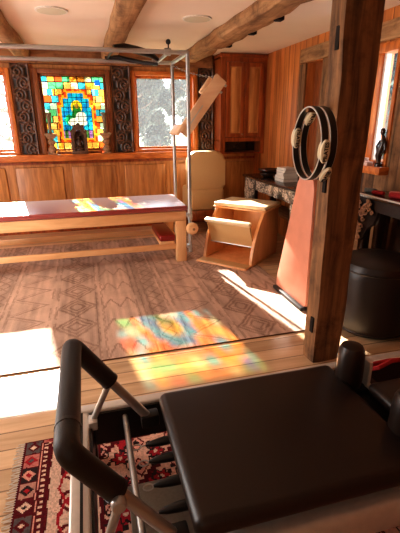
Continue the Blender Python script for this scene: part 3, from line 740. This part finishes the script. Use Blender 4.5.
# ------------------------------------------------------------------ round ottoman
t = thing('ottoman', 'round black leather ottoman on the floor right of the post', 'ottoman', (2.0, 2.36, 0))
B().lathe([(.2, .0), (.235, .012), (.262, .03), (.275, .07), (.279, .14), (.279, .44), (.274, .50), (.255, .545), (.21, .565), (0, .572)], n=48).build('body', M['black_vinyl'], t, local=True)
b = B(); b.loop([(.277*math.cos(a), .277*math.sin(a), .50) for a in np.linspace(0, 2*PI, 49)[:-1]], .006, 6); b.build('top_piping', M['black_vinyl'], t, local=True)
b = B(); b.loop([(.268*math.cos(a), .268*math.sin(a), .045) for a in np.linspace(0, 2*PI, 49)[:-1]], .006, 6); b.build('bottom_piping', M['black_vinyl'], t, local=True)

# ------------------------------------------------------------------ magic circles on the post
def textmesh(s, size, ext=.0006):
    cu = bpy.data.curves.new('lettering', 'FONT'); cu.body = s; cu.size = size; cu.align_x = 'CENTER'; cu.align_y = 'CENTER'; cu.extrude = ext; cu.offset = size*.028
    o = bpy.data.objects.new('lettering', cu); COL.objects.link(o)
    bpy.context.view_layer.update()
    me = bpy.data.meshes.new_from_object(o.evaluated_get(bpy.context.evaluated_depsgraph_get())); me.name = 'lettering'
    bpy.data.objects.remove(o); return me
TXT = textmesh('PILATES', .028); TXT.materials.clear(); TXT.materials.append(M['ink'])
def ring(cx, cy, cz, R, tilt, yaw, label):
    t = thing('exercise_ring', label, 'exercise ring', (cx, cy, cz), yaw, 'exercise rings hanging on the post')
    # local: ring plane is local YZ, axis along local X
    b = B(); n = 56; hw, ht = .017, .0045
    ring_v = []
    for i in range(n):
        a = 2*PI*i/n; ca, sa = math.cos(a), math.sin(a)
        ring_v.append([b.bm.verts.new((x, (R+q)*ca, (R+q)*sa)) for x, q in ((-hw, -ht), (hw, -ht), (hw, ht), (-hw, ht))])
    for i in range(n):
        A, C = ring_v[i], ring_v[(i+1) % n]
        for j in range(4): b.bm.faces.new((A[j], A[(j+1) % 4], C[(j+1) % 4], C[j]))
    b.build('hoop', M['rubber'], t, local=True)
    b = B()
    for x in (-hw, hw): b.loop([(x, (R)*math.cos(a), (R)*math.sin(a)) for a in np.linspace(0, 2*PI, n+1)[:-1]], .0042, 6)
    b.build('edge_rim', M['alu'], t, local=True)
    for a in (tilt, tilt+PI):
        for s in (1, -1):
            er = V((0, math.cos(a), math.sin(a))); et = V((0, -math.sin(a), math.cos(a))); ex = V((1, 0, 0))
            rot = Matrix((ex, et, er*s)).transposed()
            c = er*(R+s*.013)
            b = B().lathe([(.5, -.012), (.96, -.009), (1, -.001), (.94, .007), (.6, .012), (0, .0135)], c, 28, rot=rot @ Matrix.Diagonal((.026, .06, 1)))
            pad = b.build('grip_pad', M['cream_pad'], t, local=True)
            lt = bpy.data.objects.new('lettering', TXT); COL.objects.link(lt); lt.parent = pad
            # letters run along the pad's long axis, readable from outside
            ey = -et; up = (er*s).cross(ey)
            m4 = Matrix((ey, up, er*s)).transposed().to_4x4(); m4.translation = c+er*s*.0141
            lt.matrix_local = m4
    return t
nrm = rotz(PA) @ V((-1, 0, 0))
tang = rotz(PA) @ V((0, 1, 0))
pc = V((1.418, 2.085, 0)) + nrm*.104
RR = .19
ztop = 1.597
c1 = pc + nrm*.124; c2 = pc + nrm*.072
ring(c1.x, c1.y, 1.384, RR, math.radians(8), PA-.14, 'outer black exercise ring with cream grips, farther from the post')
ring(c2.x, c2.y, 1.384, RR, math.radians(49), PA-.14, 'inner black exercise ring with cream grips, closest to the post')

# ------------------------------------------------------------------ rugs
def beige(u, v):
    # u: X from left, v: Y from the near edge
    n1 = vnoise(u*38, v*3.2, 1); n2 = vnoise(u*90, v*60, 2); n3 = vnoise(u*5, v*1.5, 3); n4 = vnoise(u*14, v*10, 8)
    base = lin(186, 158, 140)[None]*np.ones((len(u), 1))
    base = base*(0.62+.52*n1+.12*n2+.2*n3+.18*n4)[:, None]
    dark = lin(108, 78, 62)[None]
    per = 1.36; q = (u-.28) % per
    wob = (vnoise(u*30, v*30, 5)-.5)*.018
    ln = np.zeros(len(u))
    def band(d, w): return np.clip(1.4-np.abs(d+wob)/w, 0, 1)
    # stripes
    for x in (.02, .07, .40, .45, .78, .83, 1.12, 1.17, 1.22): ln = np.maximum(ln, .75*band(q-x, .009)*(vnoise(u*3, v*9, 6) > .3))
    # zigzag column .07...40
    z = np.abs(((v/.34) % 1)*2-1)
    m = (q > .07) & (q < .40); ln = np.maximum(ln, m*band((q-.10)-z*.27, .014)); ln = np.maximum(ln, m*.6*band((q-.04)-z*.27, .010))
    # nested diamonds .45-.78
    m = (q > .45) & (q < .78)
    d = np.abs(q-.615)/.155+np.abs(((v/.36) % 1)-.5)*2
    for k in (1., .72, .4): ln = np.maximum(ln, m*band((d-k)*.12, .011))
    # small triangles .83-1.12
    m = (q > .83) & (q < 1.12); d = np.abs(((q-.83)/.145 % 1)-.5)*2 + ((v/.2) % 1)
    ln = np.maximum(ln, m*(((v/.2).astype(int)) % 2 == 0)*.85*band((d-1)*.08, .010))
    m = (q > 1.22) & (q < 1.36); d = np.abs(q-1.29)/.06+np.abs(((v/.15) % 1)-.5)*2
    ln = np.maximum(ln, m*.8*band((d-1)*.06, .010))
    ln = ln*(.55+.6*vnoise(u*18, v*18, 9))
    ln = np.clip(ln*.62, 0, .62)[:, None]
    shade = np.where(((q > .45) & (q < .78)) | (q > 1.12), .86, 1.0)[:, None]
    return base*shade*(1-ln)+dark*ln
t = thing('woven_rug', 'large beige and brown woven rug with diamond and zigzag lines under the bed', 'rug', (0, 4.0, 0))
painted('rug_pile', beige, 4.17, 2.95, .0115, vcol('woven_wool', .95, .4), (-2.45, 2.42-4.0, .011), (1, 0, 0), (0, 1, 0), t)
b = B(); b.box(-2.45, 1.72, 2.42, 5.37, .001, .0105); b.build('rug_backing', plain('rug_edge_wool', (112, 78, 58), .95, scale=120), t)

def persian(u, v):
    # u: X from the left edge; v: distance from the far edge
    n = vnoise(u*170, v*170, 1); w = (vnoise(u*40, v*40, 2)-.5)*.008
    u = u+w; v = v+w
    mar, red, pink, cream, blk, slate = lin(92, 18, 26), lin(168, 34, 46), lin(220, 158, 142), lin(228, 196, 174), lin(52, 36, 36), lin(96, 88, 88)
    c = np.ones((len(u), 1))*lin(222, 176, 156)[None]
    # field motifs
    fu, fv = u-.36, v-.15
    st = ((np.floor(fu/.022)+np.floor(fv/.022)) % 17); c[(st < 2)] = mar; c[(st >= 2) & (st < 5) & (vnoise(u*6, v*6, 4) > .45)] = red
    c[(st >= 5) & (st < 6)] = blk
    ru = (fu % .17)-.085; rv = (fv % .15)-.075; rr = np.hypot(ru, rv); aa = np.arctan2(rv, ru)
    fl = rr < .030+.008*np.cos(6*aa); ol = rr < .038+.008*np.cos(6*aa)
    c[ol] = blk; c[fl] = red; c[rr < .011] = cream
    ru = ((fu+.085) % .17)-.085; rv = ((fv+.075) % .15)-.075; d = np.abs(ru)+np.abs(rv)*.7
    c[(d < .04)] = mar; c[d < .031] = pink; c[d < .017] = blk
    ru = ((fu+.04) % .11)-.055; rv = ((fv+.02) % .1)-.05; a = np.hypot(ru/.020, (rv-.4*ru)/.032); k = (a < 1) & (a > .66); c[k] = blk
    # inner border field .17-.36 : cream with botehs
    bu = np.minimum(u, v*3.2+.0)
    m = bu < .36; c[m] = lin(220, 186, 166)
    p = np.where(u < v*3.2, v, u)
    s = p % .16-.08; x = bu-.235
    a = np.hypot((x-.25*s)/.055, s/.055); k = m & (a < 1) & (a > .72); c[k] = mar; k = m & (a < .5); c[k] = np.where((np.floor(p/.16) % 2 == 0)[k, None], red[None], lin(186, 130, 118)[None])
    s2 = (p+.08) % .16-.08; k = m & (np.abs(x-.05+.5*np.abs(s2)) < .008); c[k] = blk
    k = m & (np.abs(x+.06-.4*np.abs(s2)) < .006); c[k] = red
    k = m & ((bu > .345) | ((bu < .136) & (bu > .128))); c[k] = mar
    # maroon guard band with pale dots
    m = bu < .128; c[m] = mar; k = m & (np.abs(bu-.106) < .008) & ((p % .028) < .014); c[k] = cream
    k = m & (np.abs(bu-.086) < .0025); c[k] = pink
    # outer blocks
    m = bu < .078; bi = np.floor(p/.085).astype(int)
    blocks = np.array([slate, lin(196, 120, 112), blk, lin(186, 140, 126), mar])[bi % 5]
    c[m] = blocks[m]
    s = p % .085-.0425; x = bu-.043; k = m & (np.abs(s)+np.abs(x) < .030); c[k] = np.array([mar, red, pink, blk, cream])[bi % 5][k]
    k = m & (np.abs(s)+np.abs(x) < .013); c[k] = np.array([cream, slate, red, red, blk])[bi % 5][k]
    k = m & (np.abs(s) > .039); c[k] = mar
    m = bu < .012; c[m] = mar
    return c*(.72+.5*n)[:, None]
PX0, PX1, PY0, PY1 = -.425, 2.0, .42, 1.765
t = thing('patterned_rug', 'red and cream oriental rug with white fringe under the black reformer', 'rug', (.8, 1.1, 0))
painted('rug_pile', persian, PX1-PX0, PY1-PY0, .006, vcol('oriental_wool', .95, .4), (PX0-.8, PY1-1.1, .009), (1, 0, 0), (0, -1, 0), t)
B().box(PX0, PX1, PY0, PY1, .001, .0085).build('rug_backing', M['red_cloth'], t)
b = B(); r = random.Random(2)
y = PY0
while y < PY1:
    b.tube([(PX0+.004, y, .008), (PX0-.012, y+r.uniform(-.004, .004), .006), (PX0-.03-r.uniform(0, .012), y+r.uniform(-.008, .008), .003)], [.0028, .003, .0022], 5); y += .0125
b.build('fringe', M['rope'], t, kind='stuff')

# ------------------------------------------------------------------ reformer
rf = thing('pilates_reformer', 'black and silver reformer in the foreground with raised padded footbar', 'exercise machine', (.6, 1.2, 0))
FX0, FX1 = -.165, 2.25
YO0, YI0, YI1, YO1 = .795, .868, 1.545, 1.60
B().box(FX0, FX1, YO0, YI0, .17, .30, bevel=.022, seg=3).build('side_rail', M['alu'], rf)
B().box(FX0, FX1, YI1, YO1, .17, .30, bevel=.012, seg=3).build('side_rail', M['alu'], rf)
B().box(FX0, FX0+.072, YI0, YI1, .17, .30, bevel=.012, seg=3).build('end_rail', M['alu'], rf)
B().box(FX0+.036, FX0+.046, YI0+.004, YI1-.004, .296, .3012).build('end_groove', M['black_metal'], rf)
B().box(FX1-.072, FX1, YI0, YI1, .17, .30, bevel=.012, seg=3).build('end_rail', M['alu'], rf)
B().box(FX0+.072, FX1-.072, YI1-.012, YI1, .12, .285).build('inner_side', M['black_metal'], rf)
B().box(FX0+.072, FX1-.072, YI0, YI0+.012, .12, .285).build('inner_side', M['black_metal'], rf)
B().box(FX0+.072, FX0+.082, YI0, YI1, .12, .285).build('inner_end', M['black_metal'], rf)
for y in (YI0+.012, YI1-.145): B().box(FX0+.4, FX1-.072, y, y+.04, .215, .24, bevel=.004).build('wheel_track', M['alu'], rf)
for x in (FX0+.01, FX1-.09):
    for y in (YO0+.003, YO1-.072): B().box(x, x+.08, y, y+.065, .012, .172, bevel=.006).build('leg', M['black_metal'], rf)
# carriage
car = B().box(.235, 1.16, YI0-.005, 1.425, .335, .362, bevel=.004).build('carriage', M['black_metal'], rf)
def cushion():
    b = B(); b.box(.20, 1.02, .795, 1.435, .355, .428, bevel=.034, seg=6); return b
cushion().build('carriage_cushion', M['black_vinyl'], car)
for x in (.32, 1.05):
    for y in (YI0+.032, YI1-.125): B().lathe([(.03, -.012), (.034, -.006), (.034, .006), (.03, .012)], (x, y, .274), 16, rot=rotx(PI/2)).build('wheel', M['rubber'], car)
    for y in (YI0+.032, YI1-.125): B().box(x-.02, x+.02, y-.02, y-.013, .262, .336).build('wheel_bracket', M['alu'], car)
B().box(1.085, 1.40, 1.02, 1.24, .375, .435, bevel=.025, seg=4).build('headrest', M['black_vinyl'], rf)
B().box(1.15, 1.42, 1.06, 1.20, .345, .376, bevel=.004).build('headrest_support', M['black_metal'], rf)
for yc in (1.315, .965):
    b = B().lathe([(.05, 0), (.058, .012), (.062, .05), (.061, .13), (.057, .18), (.047, .202), (.02, .212), (0, .213)], (1.045, yc, .375), 24, sx=.95)
    sr = b.build('shoulder_rest', M['black_vinyl'], rf)
    B().box(1.118, 1.135, yc-.04, yc+.04, .362, .50, bevel=.004).build('rest_bracket', M['alu'], sr)
    B().box(1.03, 1.19, yc-.055, yc+.055, .362, .376, bevel=.004).build('rest_plate', M['black_metal'], sr)
B().box(1.115, 1.145, 1.0, 1.29, .372, .384, bevel=.003).build('locking_bar', M['alu'], rf)
# rope and red strap beside the shoulder rest
p = [(1.19, 1.40, .37), (1.24, 1.36, .40), (1.33, 1.38, .41), (1.42, 1.40, .39), (1.36, 1.43, .375), (1.24, 1.43, .37)]
B().loop(p, .011, 8).build('red_strap', M['red_cloth'], rf)
B().tube([(1.13, 1.33, .377), (1.18, 1.385, .38), (1.30, 1.45, .37), (1.6, 1.47, .34), (2.2, 1.48, .33)], .007, 8).build('rope', M['rope'], rf)
# footbar
FZ, FXC = .715, -.118
fy0, fy1 = .868, 1.41
PVX, PVZ = .150, .325
def lerp3(a, c, s): return tuple(a[i]+(c[i]-a[i])*s for i in range(3))
cn, cf = (FXC, fy0, FZ), (FXC, fy1, FZ); pn, pf = (PVX, fy0, PVZ), (PVX, fy1, PVZ)
def arc(a, c, d, k=4, r=.034):
    a, c, d = V(a), V(c), V(d); s = c+(a-c).normalized()*r; e = c+(d-c).normalized()*r
    return [s*(1-t)**2+c*2*t*(1-t)+e*t*t for t in [i/k for i in range(k+1)]]
frame_pts = [pn]+arc(pn, cn, cf)+arc(cn, cf, pf)+[pf]
fb = B().tube(frame_pts, .019, 12).build('footbar', M['steel'], rf)
pad_n, pad_f = lerp3(cn, pn, .41), lerp3(cf, pf, .46)
gp = [pad_n]+arc(pad_n, cn, cf)+arc(cn, cf, pad_f)+[pad_f]
B().tube(gp, .0345, 16).build('footbar_pad', M['foam_grip'], fb)
for p_, d_ in ((pad_n, V(pn)-V(cn)), (pad_f, V(pf)-V(cf))):
    d_.normalize(); B().tube([V(p_)-d_*.004, V(p_)+d_*.008], .0365, 16).build('pad_seam', M['rubber'], fb)
for y, c_, p_ in ((fy0, cn, pn), (fy1, cf, pf)):
    B().box(PVX-.03, PVX+.045, y-.028, y+.028, .285, .345, bevel=.008).build('pivot_block', M['black_metal'], rf)
    top = lerp3(c_, p_, .43 if y < 1 else .5); off = -.042 if y < 1 else .04
    st = B().tube([(top[0], y+off, top[2]), (-.075, y+off*.5+(.0 if y < 1 else .06), .30)], .013, 12).build('support_strut', M['steel'], rf)
    B().lathe([(.02, -.014), (.022, -.006), (.022, .006), (.017, .014)], (top[0], y+off, top[2]), 16, rot=rotx(PI/2)).build('strut_knob', M['steel'], st)
    B().box(-.095, -.06, y-.03+(0 if y < 1 else .07), y+.03+(0 if y < 1 else .07), .27, .31, bevel=.005).build('strut_socket', M['alu'], rf)
B().tube([(FXC, fy0+.085, FZ), (FXC, fy0+.097, FZ)], .0362, 16).build('pad_seam', M['rubber'], fb)
# spring bar, springs and platform
B().tube([(.060, YI0+.01, .25), (.060, YI1-.01, .25)], .0125, 12).build('spring_bar', M['steel'], rf)
B().box(.035, .30, .95, 1.29, .06, .10, bevel=.004).build('floor_platform', M['dark_grey'], rf)
for i, y in enumerate((1.335, 1.245, 1.13, 1.02)):
    s = B().tube([(.125, y, .246), (.15, y, .248), (.19, y, .25), (.26, y, .252), (.34, y, .255)], [.005, .013, .018, .02, .02], 10).build('spring', M['rubber'], rf)
    hooked = i in (0, 3)
    x0 = .070 if hooked else .088
    B().loop([(x0+.018+.019*math.cos(a), y+.014*math.sin(a), .246) for a in np.linspace(0, 2*PI, 13)[:-1]], .0028, 6).build('hook', M['steel'], s)
    B().tube([(x0+.036, y, .246), (.13, y, .246)], .0028, 6).build('hook_stem', M['steel'], s)
    b = B(); hel = [(.34+.004*k*.25, y+.017*math.cos(k*.8), .255+.017*math.sin(k*.8)) for k in range(240)]
    b.tube(hel, .0024, 4).build('coil', M['steel'], s)

# ------------------------------------------------------------------ outdoors
struct(B().box(-40, 40, YB+.3, 60, -.4, -.3), 'ground', M['soil'])
def tree(x, y, h, r, leaf, seed, name, label, dens=1500, lsz=.09, bare=False):
    rd = random.Random(seed); t = thing(name, label, 'tree' if 'tree' in name else 'shrub', (x, y, -.3), 0, 'trees and shrubs outside the windows')
    b = B(); b.tube([(0, 0, 0), (.04, 0, h*.35), (-.03, .02, h*.7), (0, 0, h*.95)], [.08, .065, .045, .015], 8)
    tips = []
    for i in range(26 if bare else 14):
        z0 = h*rd.uniform(.15, .8); a = rd.uniform(0, 2*PI); l = r*rd.uniform(.6, 1.05)
        e = V((l*math.cos(a), l*math.sin(a), min(h, z0+l*rd.uniform(.1, .6)))); m = V((0, 0, z0)).lerp(e, .5)+V((0, 0, -.06))
        b.tube([(0, 0, z0), m, e], [.028, .018, .006], 6); tips += [m, e]
        if bare:
            for q in range(4):
                f = e+V((rd.uniform(-.5, .5), rd.uniform(-.5, .5), rd.uniform(-.2, .5))); f.z = min(f.z, h); b.tube([m.lerp(e, rd.uniform(.3, 1)), f], [.010, .004], 4); tips.append(f)
    b.build('trunk', M['bark'], t, local=True)
    vs, fs = [], []
    cl = [(V((rd.gauss(0, r*.5), rd.gauss(0, r*.35), h*(.12+.84*rd.random()))), rd.uniform(.25, .5)*r) for _ in range(16)]
    for i in range(dens):
        if bare: c = rd.choice(tips); p = c+V((rd.gauss(0, .1), rd.gauss(0, .1), rd.gauss(0, .1)))
        else:
            c, rr = rd.choice(cl); d = V((rd.gauss(0, 1), rd.gauss(0, 1), rd.gauss(0, 1))).normalized(); p = c+d*rr*(rd.random()**.4)
        if p.z > h: p.z = h-rd.random()*.3
        n = V((rd.gauss(0, 1), rd.gauss(0, 1), rd.gauss(0, 1))).normalized(); u = n.orthogonal().normalized(); w = n.cross(u); s = lsz*rd.uniform(.6, 1.3)
        k = len(vs); vs += [p-u*s, p+w*s*.45, p+u*s, p-w*s*.45]; fs.append((k, k+1, k+2, k+3))
    me = bpy.data.meshes.new('foliage'); me.from_pydata([tuple(v) for v in vs], [], fs); me.materials.append(M['leaf'][leaf])
    o = bpy.data.objects.new('foliage', me); COL.objects.link(o); o.parent = t
tree(1.15, 9.9, 3.2, .6, 0, 1, 'leafy_tree', 'grey-green leafy tree at the left of the right-hand back window', 3600)
tree(2.75, 10.2, 3.2, .6, 2, 2, 'leafy_tree', 'pale leafy tree at the right of the right-hand back window', 3600)
tree(1.55, 8.1, 1.35, .42, 1, 3, 'garden_shrub', 'low green shrub below the trees in the right-hand back window', 1500, .05)
tree(2.2, 12.6, 3.5, .8, 0, 9, 'leafy_tree', 'rearmost grey-green tree seen between the two others in the right-hand back window', 4200, .11)
tree(-1.3, 9.0, 3.1, .45, 1, 4, 'bare_tree', 'sparse branching tree outside the clear left window', 200, .05, True)
tree(-2.4, 11.4, 3.4, .6, 2, 5, 'bare_tree', 'pale twiggy tree farther back outside the clear left window', 600, .06, True)
tree(-.25, 12.0, 3.3, .75, 2, 6, 'leafy_tree', 'leafy tree behind the stained glass', 3000)
tree(4.9, 6.1, 3.3, .8, 0, 7, 'leafy_tree', 'leafy tree outside the narrow right-hand side window', 9000, .12)

# ------------------------------------------------------------------ light
wd = bpy.data.worlds.new('sky'); SC.world = wd; wd.use_nodes = True
bg = wd.node_tree.nodes['Background']; bg.inputs['Color'].default_value = (.86, .93, 1, 1); bg.inputs['Strength'].default_value = 3.6
sun = bpy.data.lights.new('sun', 'SUN'); sun.energy = 30; sun.color = (1, .935, .86); sun.angle = math.radians(.9)
so = bpy.data.objects.new('sun', sun); COL.objects.link(so); so.rotation_euler = V((.168, -1, -.505)).to_track_quat('-Z', 'Y').to_euler(); so.location = (-1, 12, 8)
def area(name, loc, direc, sx, sy, e, color, portal=False):
    l = bpy.data.lights.new(name, 'AREA'); l.shape = 'RECTANGLE'; l.size = sx; l.size_y = sy; l.energy = e; l.color = color
    l.cycles.is_portal = portal
    o = bpy.data.objects.new(name, l); COL.objects.link(o); o.location = loc; o.rotation_euler = V(direc).to_track_quat('-Z', 'Z').to_euler(); return o
for x0, x1 in (W1, W2, W3): area('window_portal', ((x0+x1)/2, YB+.2, (ZS+ZT)/2), (0, -1, 0), x1-x0, ZT-ZS, 1, (1, 1, 1), True)
area('narrow_window_portal', (XR+.16, (NY0+NY1)/2, 1.6), (-1, 0, 0), NY1-NY0, .95, 1, (1, 1, 1), True)
area('room_fill_light', (-1.2, -1.2, 2.2), (.25, 1, -.45), 2.6, 1.4, 7, (1, .9, .8))
area('left_fill_light', (-3.05, 3.0, 1.3), (1, .12, .12), 3.2, 1.6, 100, (1, .965, .93))

# ------------------------------------------------------------------ camera
cam = bpy.data.cameras.new('camera'); co = bpy.data.objects.new('camera', cam); COL.objects.link(co); SC.camera = co
cam.sensor_fit = 'AUTO'; cam.sensor_width = 36; cam.lens = 403.85/533*36; cam.clip_start = .02
p_, y_, r_ = math.radians(19.65), math.radians(15.2), math.radians(-.39)
fwd = V((math.sin(y_)*math.cos(p_), math.cos(y_)*math.cos(p_), -math.sin(p_))); rt = V((math.cos(y_), -math.sin(y_), 0)); up = rt.cross(fwd)
c, s = math.cos(r_), math.sin(r_); rt2 = rt*c+up*s; up2 = up*c-rt*s
co.matrix_world = Matrix(((rt2.x, up2.x, -fwd.x, 0), (rt2.y, up2.y, -fwd.y, 0), (rt2.z, up2.z, -fwd.z, 1.5), (0, 0, 0, 1)))
SC.view_settings.view_transform = 'Standard'; SC.view_settings.look = 'Medium High Contrast'; SC.view_settings.exposure = .55
